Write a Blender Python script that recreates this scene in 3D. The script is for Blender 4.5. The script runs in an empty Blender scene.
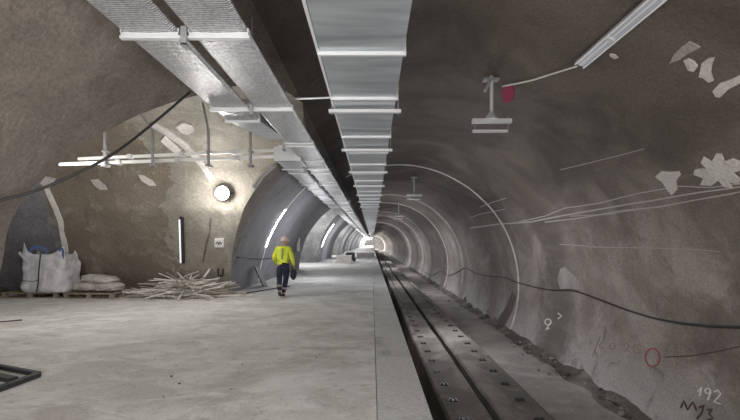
import bpy, bmesh, math, random
from mathutils import Vector, Matrix, noise
random.seed(7)
C = bpy.context.scene.collection
R_ = math.radians
H = 1.6                      # eye height above the platform
F = 400.0                    # focal length in pixels
XC, ZC, RAD = 1.28, -0.43, 5.8   # tunnel bore axis (world) and radius

# ------------------------------------------------------------------ materials
def mat(name, col, rough=.8, metal=0.0, emit=0.0):
    m = bpy.data.materials.new(name); m.use_nodes = True
    b = m.node_tree.nodes['Principled BSDF']
    b.inputs['Base Color'].default_value = (*col, 1)
    b.inputs['Roughness'].default_value = rough
    b.inputs['Metallic'].default_value = metal
    if emit:
        b.inputs['Emission Color'].default_value = (*col, 1)
        b.inputs['Emission Strength'].default_value = emit
    return m

def ramp(nt, fac, stops):
    r = nt.nodes.new('ShaderNodeValToRGB')
    e = r.color_ramp.elements
    while len(e) < len(stops): e.new(0.5)
    for i, (p, c) in enumerate(stops):
        e[i].position = p; e[i].color = (*c, 1) if len(c) == 3 else c
    nt.links.new(fac, r.inputs[0]); return r.outputs[0]

def noise_tex(nt, vec, scale, detail=6, rough=.6, dist=0.0):
    n = nt.nodes.new('ShaderNodeTexNoise')
    n.inputs['Scale'].default_value = scale; n.inputs['Detail'].default_value = detail
    n.inputs['Roughness'].default_value = rough; n.inputs['Distortion'].default_value = dist
    nt.links.new(vec, n.inputs['Vector']); return n.outputs['Fac']

def mapping(nt, scale=(1, 1, 1)):
    t = nt.nodes.new('ShaderNodeTexCoord'); m = nt.nodes.new('ShaderNodeMapping')
    m.inputs['Scale'].default_value = scale
    nt.links.new(t.outputs['Object'], m.inputs['Vector']); return m.outputs[0]

def mix(nt, fac, a, b, mode='MIX'):
    m = nt.nodes.new('ShaderNodeMix'); m.data_type = 'RGBA'; m.blend_type = mode
    for s, v in ((m.inputs[0], fac), (m.inputs[6], a), (m.inputs[7], b)):
        if isinstance(v, (int, float)): s.default_value = v
        elif isinstance(v, tuple): s.default_value = (*v, 1)
        else: nt.links.new(v, s)
    return m.outputs[2]

def math_n(nt, op, a, b=None):
    m = nt.nodes.new('ShaderNodeMath'); m.operation = op
    for i, v in enumerate((a, b)):
        if v is None: continue
        if isinstance(v, (int, float)): m.inputs[i].default_value = v
        else: nt.links.new(v, m.inputs[i])
    return m.outputs[0]

def bump(nt, h, strength, dist):
    b = nt.nodes.new('ShaderNodeBump'); b.inputs['Strength'].default_value = strength
    b.inputs['Distance'].default_value = dist
    nt.links.new(h, b.inputs['Height'])
    nt.links.new(b.outputs[0], nt.nodes['Principled BSDF'].inputs['Normal'])

def concrete(name, c1, c2, c3=None, split=None, rough=.85, bands=False, low=None, bs=.5, zone=None, crown=None):
    """mottled sprayed concrete; split / zone change the lining colour past a construction joint"""
    m = mat(name, c1, rough); nt = m.node_tree
    v = mapping(nt)
    n1 = noise_tex(nt, v, .42, 8, .60, .9); n2 = noise_tex(nt, v, 1.7, 9, .68, .5); n3 = noise_tex(nt, v, 22, 4, .7); n4 = noise_tex(nt, v, .9, 7, .72, 1.6)
    K = lambda c, k: tuple(min(1, x * k) for x in c)
    col = ramp(nt, n1, [(.36, K(c1, .85)), (.50, K(c1, 1.1)), (.60, c2)])
    sep = nt.nodes.new('ShaderNodeSeparateXYZ'); nt.links.new(v, sep.inputs[0])
    if low:      # smoother, greyer concrete on the lower side of the lining
        zz = math_n(nt, 'ADD', sep.outputs[2], math_n(nt, 'MULTIPLY', n4, 3.0))
        f = ramp(nt, math_n(nt, 'MULTIPLY_ADD', zz, .2), [(.30, (1, 1, 1)), (.62, (0, 0, 0))])
        col = mix(nt, f, col, ramp(nt, n4, [(.38, low[0]), (.6, low[1])]))
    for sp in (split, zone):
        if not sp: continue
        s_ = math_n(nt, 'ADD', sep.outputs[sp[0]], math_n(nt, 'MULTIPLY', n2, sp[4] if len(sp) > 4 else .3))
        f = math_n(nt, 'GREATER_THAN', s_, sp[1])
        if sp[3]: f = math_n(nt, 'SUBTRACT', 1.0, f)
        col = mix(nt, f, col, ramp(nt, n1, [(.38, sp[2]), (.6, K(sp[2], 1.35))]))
    # lighter scuffed patches and darker damp blotches
    col = mix(nt, ramp(nt, n2, [(.50, (0, 0, 0)), (.68, (.42, .42, .42))]), col, c3 or K(c2, 1.25))
    col = mix(nt, ramp(nt, n4, [(.30, (.75, .75, .75)), (.43, (0, 0, 0))]), col, K(c1, .5))
    if bands:    # damp stain rings that follow the spraying joints
        w = math_n(nt, 'SINE', math_n(nt, 'ADD', math_n(nt, 'MULTIPLY', sep.outputs[1], .80), math_n(nt, 'MULTIPLY', n1, 4.0)))
        col = mix(nt, ramp(nt, w, [(.45, (0, 0, 0)), (.98, (.6, .6, .6))]), col, K(c1, .55))
        vv = mapping(nt, (.5, 2.2, .5)); n5 = noise_tex(nt, vv, 1.6, 7, .72)
        col = mix(nt, ramp(nt, n5, [(.54, (0, 0, 0)), (.72, (.16, .16, .16))]), col, K(c2, 1.5))
        yy = math_n(nt, 'ABSOLUTE', math_n(nt, 'SUBTRACT', math_n(nt, 'ADD', sep.outputs[1], math_n(nt, 'MULTIPLY', n2, 2.4)), 16.2))
        col = mix(nt, ramp(nt, math_n(nt, 'MULTIPLY', yy, .5), [(.25, (.8, .8, .8)), (.75, (0, 0, 0))]), col, K(c1, .55))
        v6 = mapping(nt, (1, .22, 2.0)); n6 = noise_tex(nt, v6, 1.1, 7, .7, .4)
        col = mix(nt, ramp(nt, n6, [(.54, (0, 0, 0)), (.72, (.22, .22, .22))]), col, K(c2, 1.3))
    if crown:    # duct shade painted into the crown as dark brown, with a wavy limit
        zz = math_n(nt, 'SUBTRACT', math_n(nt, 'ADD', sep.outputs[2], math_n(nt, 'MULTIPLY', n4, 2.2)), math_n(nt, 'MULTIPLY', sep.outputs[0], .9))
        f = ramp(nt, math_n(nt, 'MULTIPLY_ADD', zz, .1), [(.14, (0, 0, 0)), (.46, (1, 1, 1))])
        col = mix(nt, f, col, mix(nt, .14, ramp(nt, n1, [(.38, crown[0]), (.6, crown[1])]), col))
    col = mix(nt, .45, col, ramp(nt, n3, [(.35, (.3, .3, .3)), (.65, (.75, .75, .75))]), 'OVERLAY')
    nt.links.new(col, nt.nodes['Principled BSDF'].inputs['Base Color'])
    h = math_n(nt, 'ADD', math_n(nt, 'MULTIPLY', n2, 1.6), math_n(nt, 'MULTIPLY', n3, .25))
    bump(nt, h, bs, .09)
    return m

M = {}
PU = (.15, .148, .165)
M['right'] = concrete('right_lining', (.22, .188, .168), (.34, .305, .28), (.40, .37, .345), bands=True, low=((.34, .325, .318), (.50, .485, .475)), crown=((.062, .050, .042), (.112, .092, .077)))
M['ceil'] = concrete('crown_lining', (.095, .078, .066), (.17, .142, .118), (.20, .17, .145))
M['left'] = concrete('left_lining', (.155, .132, .112), (.25, .215, .18), (.27, .24, .205), split=(1, 12.6, PU, False), rough=.78)
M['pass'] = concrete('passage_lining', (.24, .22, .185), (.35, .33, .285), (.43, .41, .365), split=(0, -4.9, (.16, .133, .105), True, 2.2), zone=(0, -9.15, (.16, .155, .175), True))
M['pass_far'] = concrete('far_passage_lining', (.24, .235, .235), (.36, .355, .35))
M['track'] = concrete('track_concrete', (.17, .155, .138), (.31, .29, .265), bs=.7)
M['ledge'] = concrete('ledge_concrete', (.30, .285, .27), (.42, .40, .38))
M['seam'] = concrete('mortar_seam', (.68, .66, .63), (.78, .76, .73))
M['seam_dull'] = concrete('dull_mortar', (.27, .25, .24), (.36, .34, .32))
M['plaster'] = concrete('pale_plaster', (.48, .45, .43), (.60, .57, .55))
M['dirt'] = concrete('dirt', (.12, .105, .092), (.26, .23, .205), bs=1)

def floor_mat():
    m = mat('dusty_floor', (.5, .5, .48), .9); nt = m.node_tree
    v = mapping(nt); vs = mapping(nt, (.6, .95, 1))
    n1 = noise_tex(nt, v, .45, 8, .6, .8); n2 = noise_tex(nt, vs, 2.2, 9, .72, .8); n3 = noise_tex(nt, v, 30, 4, .7)
    col = ramp(nt, n1, [(.40, (.50, .485, .455)), (.58, (.64, .635, .615))])
    col = mix(nt, ramp(nt, n2, [(.46, (0, 0, 0)), (.60, (.8, .8, .8))]), col, (.75, .75, .735))
    n4 = noise_tex(nt, vs, 1.1, 9, .75, 1.5)
    col = mix(nt, ramp(nt, n4, [(.50, (0, 0, 0)), (.64, (.5, .5, .5))]), col, (.38, .365, .335))
    n6 = noise_tex(nt, v, 7, 6, .7)
    col = mix(nt, ramp(nt, n6, [(.56, (0, 0, 0)), (.66, (.5, .5, .5))]), col, (.27, .255, .235))
    col = mix(nt, .3, col, ramp(nt, n3, [(.3, (.25, .25, .25)), (.7, (.8, .8, .8))]), 'OVERLAY')
    nt.links.new(col, nt.nodes['Principled BSDF'].inputs['Base Color'])
    bump(nt, math_n(nt, 'ADD', n2, math_n(nt, 'MULTIPLY', n3, .15)), .35, .04)
    return m
M['floor'] = floor_mat()
M['coping'] = concrete('coping_concrete', (.50, .50, .49), (.60, .60, .59), (.64, .64, .63), bs=.15)

def foil_mat():
    m = mat('quilted_foil', (.62, .63, .65), .38, .55); nt = m.node_tree
    v = mapping(nt)
    w = nt.nodes.new('ShaderNodeTexWave'); w.bands_direction = 'Y'; w.inputs['Scale'].default_value = 12
    w.inputs['Distortion'].default_value = 1.5; w.inputs['Detail Scale'].default_value = 6
    nt.links.new(v, w.inputs['Vector'])
    n = noise_tex(nt, v, 26, 5, .7); n2 = noise_tex(nt, v, 3, 4, .5)
    h = math_n(nt, 'ADD', math_n(nt, 'MULTIPLY', w.outputs['Fac'], .5), n)
    col = ramp(nt, h, [(.45, (.17, .17, .18)), (.78, (.38, .385, .395)), (1.0, (.66, .67, .69))])
    col = mix(nt, .25, col, ramp(nt, n2, [(.3, (.3, .3, .3)), (.7, (.9, .9, .9))]), 'OVERLAY')
    nt.links.new(col, nt.nodes['Principled BSDF'].inputs['Base Color'])
    bump(nt, h, .7, .012); return m
M['foil'] = foil_mat()

def galv_mat():
    m = mat('galvanised_sheet', (.55, .58, .60), .42, .6); nt = m.node_tree
    v = mapping(nt, (.6, 4, 1)); n = noise_tex(nt, v, 1.6, 4, .5)
    col = ramp(nt, n, [(.35, (.30, .33, .355)), (.65, (.46, .49, .515))])
    nt.links.new(col, nt.nodes['Principled BSDF'].inputs['Base Color'])
    bump(nt, n, .25, .05); return m
M['galv'] = galv_mat()
M['zinc'] = mat('bright_zinc', (.66, .67, .68), .38, .35)
M['steel'] = mat('dull_steel', (.33, .33, .34), .5, .5)
M['dark'] = mat('black_rubber', (.02, .02, .02), .6)
M['black_steel'] = mat('black_steel', (.035, .035, .038), .55, .3)
M['pipe'] = mat('white_conduit', (.74, .74, .72), .5)
M['red'] = mat('red_paint', (.33, .09, .09), .8)
M['red_faint'] = mat('faint_red_paint', (.27, .16, .15), .8)
M['magenta'] = mat('magenta_paint', (.30, .02, .07), .8)
M['white_paint'] = mat('white_paint', (.70, .69, .68), .8)
M['brown_paint'] = mat('brown_paint', (.08, .04, .035), .8)
M['scratch'] = mat('pale_lime_line', (.42, .40, .39), .85)
M['lamp'] = mat('lamp_glow', (1.0, .99, .97), .4, 0, 60)
M['tube'] = mat('streak_glow', (.95, .97, 1.0), .4, 0, 22)  # glow of the light streaks added on the left wall
M['tube_dim'] = mat('dim_tube_glow', (.95, .97, 1.0), .4, 0, .45)
M['channel'] = mat('light_channel', (.55, .58, .64), .35, .2)
M['rim'] = mat('channel_rim', (.85, .86, .88), .4, .1)

def fabric(name, a, b, sc=6, bs=.5):
    m = mat(name, a, .85); nt = m.node_tree; v = mapping(nt); n = noise_tex(nt, v, sc, 5, .6, .5)
    nt.links.new(ramp(nt, n, [(.35, a), (.7, b)]), nt.nodes['Principled BSDF'].inputs['Base Color'])
    bump(nt, n, bs, .05); return m
M['bag'] = fabric('woven_white_sack', (.52, .52, .55), (.80, .80, .84), 3.5, 1.0)
M['strap'] = mat('blue_strap', (.10, .14, .32), .8)
M['strap_dark'] = mat('dark_strap', (.06, .06, .07), .8)
M['sack'] = fabric('grey_sack', (.38, .36, .33), (.58, .56, .52), 7)
M['wood'] = fabric('weathered_wood', (.22, .18, .13), (.38, .33, .26), 9)
M['stick'] = fabric('pale_stick', (.50, .48, .44), (.68, .66, .62), 5)
M['stick2'] = fabric('grey_stick', (.28, .25, .21), (.42, .38, .33), 5)
M['hivis'] = fabric('hivis_yellow', (.50, .58, .03), (.72, .80, .08), 5, .6)
M['navy'] = fabric('navy_cloth', (.008, .011, .028), (.022, .03, .06), 6, .6)
M['skin'] = mat('skin', (.42, .25, .18), .6)
M['helmet'] = mat('helmet_shell', (.55, .44, .40), .4)
M['boot'] = mat('boot_leather', (.03, .025, .02), .6)
M['reflect'] = mat('reflective_tape', (.6, .62, .62), .4)

# ------------------------------------------------------------------ object helpers
def link(name, bm, m, parent=None, smooth=False, loc=(0, 0, 0)):
    me = bpy.data.meshes.new(name)
    bmesh.ops.recalc_face_normals(bm, faces=bm.faces) if not getattr(bm, 'keep', False) else None
    bm.to_mesh(me); bm.free()
    if smooth:
        for p in me.polygons: p.use_smooth = True
    o = bpy.data.objects.new(name, me); C.objects.link(o)
    me.materials.append(m); o.location = loc
    if parent is not None: o.parent = parent
    return o
def tag(o, label, cat, group=None, kind=None):
    if label: o['label'] = label
    if cat: o['category'] = cat
    if group: o['group'] = group
    if kind: o['kind'] = kind
    return o
def struct(o): o['kind'] = 'structure'; return o
def empty(name, loc, label, cat, group=None, rz=0):
    o = bpy.data.objects.new(name, None); C.objects.link(o); o.empty_display_size = .1
    o.location = loc; o.rotation_euler = (0, 0, rz); return tag(o, label, cat, group)

def box(bm, c, s, rz=0, rot=None):
    vs = []
    mt = rot if rot else Matrix.Rotation(rz, 3, 'Z')
    for dx in (-.5, .5):
        for dy in (-.5, .5):
            for dz in (-.5, .5):
                vs.append(bm.verts.new(Vector(c) + mt @ Vector((dx * s[0], dy * s[1], dz * s[2]))))
    for f in ((0, 1, 3, 2), (4, 6, 7, 5), (0, 4, 5, 1), (2, 3, 7, 6), (0, 2, 6, 4), (1, 5, 7, 3)):
        bm.faces.new([vs[i] for i in f])
    return bm
def bar(bm, a, b, w, h, up=(0, 0, 1)):
    a, b = Vector(a), Vector(b); d = b - a; L = d.length; d.normalize()
    up = Vector(up)
    if abs(d.dot(up)) > .97: up = Vector((0, 1, 0))
    sx = d.cross(up).normalized(); sz = sx.cross(d)
    m = Matrix((sx, d, sz)).transposed()
    return box(bm, (a + b) / 2, (w, L, h), rot=m)
def tube(bm, pts, r, n=8, taper=None):
    pts = [Vector(p) for p in pts]; rings = []
    for i, p in enumerate(pts):
        d = (pts[min(i + 1, len(pts) - 1)] - pts[max(i - 1, 0)]).normalized()
        u = Vector((0, 0, 1)) if abs(d.z) < .9 else Vector((1, 0, 0))
        a = d.cross(u).normalized(); b = d.cross(a)
        rr = r if not taper else r * (1 + (taper - 1) * i / (len(pts) - 1))
        rings.append([bm.verts.new(p + (a * math.cos(t) + b * math.sin(t)) * rr) for t in [2 * math.pi * k / n for k in range(n)]])
    for r0, r1 in zip(rings, rings[1:]):
        for k in range(n): bm.faces.new((r0[k], r0[(k + 1) % n], r1[(k + 1) % n], r1[k]))
    bm.faces.new(rings[0]); bm.faces.new(rings[-1][::-1]); return bm
def lathe(bm, prof, c=(0, 0, 0), n=20, rot=None):
    c = Vector(c); rot = rot or Matrix.Identity(3); rings = []
    for r, z in prof:
        rings.append([bm.verts.new(c + rot @ Vector((r * math.cos(t), r * math.sin(t), z))) for t in [2 * math.pi * k / n for k in range(n)]])
    for a, b in zip(rings, rings[1:]):
        for k in range(n): bm.faces.new((a[k], a[(k + 1) % n], b[(k + 1) % n], b[k]))
    bm.faces.new(rings[0][::-1]); bm.faces.new(rings[-1]); return bm
def NB(): return bmesh.new()

# ------------------------------------------------------------------ tunnel surface
def disp(p, s=.35, a=.035): return noise.noise(Vector(p) * s) * a + noise.noise(Vector(p) * s * 3.1) * a * .35
def wallpt(y, phi, off=0.0):
    """point on the bore lining at angle phi (degrees), off metres inwards"""
    c, s = math.cos(R_(phi)), math.sin(R_(phi))
    p = Vector((XC + RAD * c, y, ZC + RAD * s))
    r = RAD + disp(p) - off
    return Vector((XC + r * c, y, ZC + r * s))
def hit(px, py, off=0.0):
    """where the lining stands that the photograph shows at px,py -> (y, phi) point"""
    a = (px - 372) / F; b = (243 - py) / F; zc = ZC - H
    A = a * a + b * b; B = -2 * (a * XC + b * zc); Cc = XC * XC + zc * zc - RAD * RAD
    t = (-B + math.sqrt(B * B - 4 * A * Cc)) / (2 * A)
    x, z = a * t, b * t + H
    return t, math.degrees(math.atan2(z - ZC, x - XC))
def onwall(px, py, off=0.0):
    y, ph = hit(px, py); return wallpt(y, ph, off)

def grid(name, rows, m, smooth=True, parent=None):
    bm = NB(); vr = [[bm.verts.new(p) for p in r] for r in rows]
    for r0, r1 in zip(vr, vr[1:]):
        for k in range(len(r0) - 1):
            try: bm.faces.new((r0[k], r0[k + 1], r1[k + 1], r1[k]))
            except Exception: pass
    bmesh.ops.remove_doubles(bm, verts=bm.verts, dist=.0005)
    return link(name, bm, m, parent, smooth)
def frange(a, b, st):
    n = max(1, round((b - a) / st)); return [a + (b - a) * i / n for i in range(n + 1)]

YE = 240.0
ys = frange(-10, 30, .4) + frange(30, YE, 1.5)[1:]
struct(grid('wall_right', [[wallpt(y, ph) for ph in frange(-30, 52, 2)] for y in ys], M['right']))
APEX = 118.8
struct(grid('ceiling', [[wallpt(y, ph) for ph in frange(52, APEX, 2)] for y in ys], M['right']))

def edge_tab(pts, lo):
    tab = []
    for px, py in pts:
        y, ph = hit(px, py); tab.append((ZC + RAD * math.sin(R_(ph)), y))
    tab.sort(); return [(-.3, lo)] + tab
NEAR = edge_tab([(-4, 300), (2, 264), (8, 228), (20, 209), (36, 184), (54, 169), (76, 151), (92, 140), (108, 132), (133, 117), (160, 107), (195, 97)], 4.8)
NEAR += [(4.2, NEAR[-1][1] + .5), (4.42, NEAR[-1][1] + 1.0), (4.57, 7.8), (4.652, 8.7)]
FARP = [(-.3, 13.0)] + edge_tab([(232, 288), (232, 257), (233, 247), (237, 230), (243, 210), (255, 190), (277, 163)], 13.0)[1:] + [(4.2, 10.8), (4.45, 10.25), (4.58, 9.7), (4.652, 8.7)]
def interp(tab, z):
    if z <= tab[0][0]: return tab[0][1]
    for (z0, v0), (z1, v1) in zip(tab, tab[1:]):
        if z <= z1: return v0 + (v1 - v0) * (z - z0) / (z1 - z0)
    return tab[-1][1]
def jag(z, k, s): return noise.noise(Vector((z * 2.3, k * 7.7, s))) * .06
ZAP = ZC + RAD * math.sin(R_(APEX))
phis = [APEX, 119.0, 119.4, 120, 121, 122.2] + frange(123.6, 178, 1.6)
def z_of(ph): return ZC + RAD * math.sin(R_(ph))
def edgeY(ph, k, far):
    z = min(z_of(ph), 4.652); z = z + (4.652 - ZAP) * (1 if ph <= APEX + .01 else 0)
    e = interp(FARP if far else NEAR, z)
    fade = 0 if ph < 121 else 1
    return e + 20 * k + jag(z, k, 3 if far else 9) * fade
NK = 7
bmw = NB()
def addgrid(bm, rows):
    vr = [[bm.verts.new(p) for p in r] for r in rows]
    for r0, r1 in zip(vr, vr[1:]):
        for k in range(len(r0) - 1):
            try: bm.faces.new((r0[k], r0[k + 1], r1[k + 1], r1[k]))
            except Exception: pass
s0 = -10.0
for k in range(NK):
    s1 = 16.0 + 20 * k
    addgrid(bmw, [[wallpt(y, ph) for y in frange2] for ph, frange2 in [(ph, [s0 + (edgeY(ph, k, 0) - s0) * i / 24 for i in range(25)]) for ph in phis]])
    addgrid(bmw, [[wallpt(y, ph) for y in fr] for ph, fr in [(ph, [edgeY(ph, k, 1) + (s1 - edgeY(ph, k, 1)) * i / 12 for i in range(13)]) for ph in phis]])
    s0 = s1
addgrid(bmw, [[wallpt(y, ph) for y in frange(s0, YE, 3)] for ph in phis])
bmesh.ops.remove_doubles(bmw, verts=bmw.verts, dist=.0005)
struct(link('wall_left', bmw, M['left'], None, True))

def prof_pt(ph, k, far, x, amt=1.0):
    y = edgeY(ph, k, far); z = z_of(ph)
    d = disp((x * 1.0, y, z), .6, .06) * amt
    return Vector((x, y + (d if far else -d), z + d * .5))
for k in range(NK):
    xe = -16 if k == 0 else -10
    rows = []
    order = [(ph, 0) for ph in reversed(phis)] + [(ph, 1) for ph in phis[1:]]
    for ph, far in order:
        p0 = wallpt(edgeY(ph, k, far), ph)
        cols = [p0]
        n = 26 if k == 0 else 8
        for i in range(1, n + 1):
            x = p0.x + (xe - p0.x) * i / n; cols.append(prof_pt(ph, k, far, x))
        rows.append(cols)
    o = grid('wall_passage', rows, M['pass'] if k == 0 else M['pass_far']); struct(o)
    bm = NB(); box(bm, (xe + .02, 8.8 + 20 * k, 2), (.1, 9.5, 5.6)); struct(link('wall_passage_end', bm, M['pass_far'] if k else M['left']))
bm = NB(); box(bm, (1.3, YE, 0), (12, .3, 12)); struct(link('wall_back', bm, M['pass_far']))
bm = NB(); box(bm, (1.3, -9.8, 0), (12, .3, 12)); struct(link('wall_front', bm, M['left']))

# cross passage wall as the photograph shows it: ray against the passage profile
PROF = [(interp(FARP, z), z) for z in [i * .1 for i in range(0, 47)]]
def onpass(px, py, off=0.0):
    a = (px - 372) / F; b = (243 - py) / F
    best = None
    for (y0, z0), (y1, z1) in zip(PROF, PROF[1:]):
        f0 = z0 - (H + b * y0); f1 = z1 - (H + b * y1)
        if f0 == f1: continue
        u = f0 / (f0 - f1)
        if -.001 <= u <= 1.001:
            best = y0 + (y1 - y0) * u; nrm = Vector((0, -(z1 - z0), (y1 - y0))).normalized()
            if nrm.y > 0: nrm = -nrm
    if best is None: best = 12.9 if b < 0 else 9.0; nrm = Vector((0, -1, 0))
    x = a * best; z = H + b * best
    d = disp((x, best, z), .6, .06)
    return Vector((x, best + d, z + d * .5)) + nrm * (off + .012)

# ------------------------------------------------------------------ floors
def slab(name, x0, x1, y0, y1, z0, z1, m, st=.5, amp=.012):
    nx, ny = max(1, round((x1 - x0) / st)), max(1, round((y1 - y0) / st))
    bm = NB()
    g = [[bm.verts.new((x0 + (x1 - x0) * i / nx, y0 + (y1 - y0) * j / ny, z1 + amp * noise.noise(Vector((x0 + (x1 - x0) * i / nx, y0 + (y1 - y0) * j / ny, 0)) * .9))) for j in range(ny + 1)] for i in range(nx + 1)]
    for i in range(nx):
        for j in range(ny): bm.faces.new((g[i][j], g[i + 1][j], g[i + 1][j + 1], g[i][j + 1]))
    rim = [g[i][0] for i in range(nx + 1)] + [g[nx][j] for j in range(1, ny + 1)] + [g[i][ny] for i in range(nx - 1, -1, -1)] + [g[0][j] for j in range(ny - 1, 0, -1)]
    lo = [bm.verts.new((v.co.x, v.co.y, z0)) for v in rim]
    for k in range(len(rim)): bm.faces.new((rim[k], lo[k], lo[(k + 1) % len(rim)], rim[(k + 1) % len(rim)]))
    return struct(link(name, bm, m))
slab('floor', -4.75, .045, -9.6, YE - .2, -.4, 0, M['floor'], .6, .0)
for k in range(NK):
    slab('floor_passage', -16 if k == 0 else -10, -4.75, 4.5 + 20 * k, 13.2 + 20 * k, -.4, 0, M['floor'], .6, .0)
slab('trim_1', .052, .55, -9.6, YE - .2, -.35, .004, M['coping'], 4, 0)
bm = NB(); box(bm, (.30, 115, -1.7), (.36, 249, 2.7)); struct(link('wall_platform', bm, M['track']))
slab('floor_trench', .45, 6.75, -9.6, YE - .2, -3.3, -2.8, M['track'], 1.0, .05)

def plinth(x0, x1, zt, m, name):
    bm = NB(); ysn = frange(-9, YE - 1, .5)
    rows = []
    for y in ysn:
        j = noise.noise(Vector((x0, y * .8, 3))) * .03; t = noise.noise(Vector((x0, y * .6, 9))) * .015
        rows.append([bm.verts.new(p) for p in ((x0 + j, y, -2.9), (x0 + j, y, zt - .05), (x0 + .05 + j, y, zt + t), (x1 - .05 - j, y, zt + t), (x1 - j, y, zt - .05), (x1 - j, y, -2.9))])
    for a, b in zip(rows, rows[1:]):
        for i in range(5): bm.faces.new((a[i], a[i + 1], b[i + 1], b[i]))
    bm.faces.new(rows[0]); bm.faces.new(rows[-1][::-1])
    return link(name, bm, m)
# track plinths with cast-in fastening recess strips
for x0, x1, lb in ((1.50, 2.44, 'dusty concrete track plinth nearest the platform edge'), (2.60, 3.60, 'dusty concrete track plinth farther from the platform, beside the right ledge')):
    tag(plinth(x0, x1, -1.9, M['track'], 'track_plinth'), lb, 'track plinth', 'concrete track plinths')
# right ledge
struct(plinth(4.15, 6.9, -2.73, M['ledge'], 'trim_2'))
# low kerb between second plinth and ledge
tag(plinth(3.75, 4.0, -2.2, M['track'], 'kerb'), 'low concrete kerb running between the second track plinth and the right ledge', 'kerb')

# fastening stubs
def stub_mesh():
    bm = NB(); box(bm, (0, 0, .008), (.20, .13, .016)); box(bm, (-.05, 0, .03), (.035, .08, .035)); box(bm, (.05, 0, .03), (.035, .08, .035))
    me = bpy.data.meshes.new('rail_fastening'); bm.to_mesh(me); bm.free(); me.materials.append(M['black_steel']); return me
sm_ = stub_mesh()
for x, lb, gr in ((1.80, 'small black rail fastening in the row on the plinth nearest the platform', 'fastenings on the near plinth'), (3.30, 'small black rail fastening in the row on the plinth nearest the right wall', 'fastenings on the far plinth')):
    for i in range(48):
        o = bpy.data.objects.new('rail_fastening', sm_); C.objects.link(o); o.location = (x + random.uniform(-.02, .02), 6.9 + i * 1.0, -1.9 + noise.noise(Vector((1.5 if x < 2 else 2.60, (6.9 + i) * .6, 9))) * .015)
        o.rotation_euler.z = random.uniform(-.1, .1); tag(o, lb, 'rail fastening', gr)

# ------------------------------------------------------------------ ring seams on the lining
def ring(y, w, m, p0, p1, off=.012, name='trim_3', wob=.02):
    rows = []
    for ph in frange(p0, p1, 1.5):
        q = noise.noise(Vector((ph * .12, y, 0))) * wob * 2
        ww = w * (1 + .35 * noise.noise(Vector((ph * .3, y, 5))))
        rows.append([wallpt(y + q - ww / 2, ph, -.02), wallpt(y + q - ww / 2 * .7, ph, off), wallpt(y + q + ww / 2 * .7, ph, off), wallpt(y + q + ww / 2, ph, -.02)])
    return struct(grid(name, rows, m))
n_tr = 3
for y, w, m in ((19.3, .26, 'seam'), (37.3, .34, 'seam'), (55.5, .25, 'seam'), (73, .3, 'seam'), (91, .3, 'seam'), (118, .4, 'seam'), (145, .4, 'seam'), (31.2, .9, 'seam_dull'), (48, 1.0, 'seam_dull'), (65, 1.0, 'seam_dull')):
    ring(y, w, M[m], -22, 116, .014, 'trim_%d' % n_tr); n_tr += 1
for y, w in ((15.9, .12), (35.4, .2), (55.4, .2), (75.4, .25)):
    ring(y, w, M['seam'], 120, 175, .014, 'trim_%d' % n_tr); n_tr += 1

# bright streaks of light on the left wall, added as glowing curved strips
def glow_streak(y, z0, z1, w, m, label):
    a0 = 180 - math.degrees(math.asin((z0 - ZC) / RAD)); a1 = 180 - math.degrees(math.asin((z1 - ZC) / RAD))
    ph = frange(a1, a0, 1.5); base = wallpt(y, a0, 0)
    t = empty('light_streak', base, label, 'light', 'glowing strips standing for light streaks on the left wall')
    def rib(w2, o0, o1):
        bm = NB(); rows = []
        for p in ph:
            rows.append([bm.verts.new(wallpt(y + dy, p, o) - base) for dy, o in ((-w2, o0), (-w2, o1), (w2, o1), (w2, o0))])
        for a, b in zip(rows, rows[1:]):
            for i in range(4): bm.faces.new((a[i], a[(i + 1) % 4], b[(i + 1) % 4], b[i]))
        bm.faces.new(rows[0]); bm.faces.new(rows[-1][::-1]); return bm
    link('housing', rib(w, -.02, .035), M['rim'], t)  # pale backing of the glowing streak, not a real fixture
    link('streak_face', rib(w * .7, .036, .055), m, t)
glow_streak(15.7, 1.45, 2.95, .05, M['tube'], 'nearest light streak on the left tunnel wall beside the worker, shaped as a glowing strip')
glow_streak(33.6, 1.3, 3.2, .07, M['tube'], 'second light streak on the left wall, shaped as a glowing strip, past the low white barrier')

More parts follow.
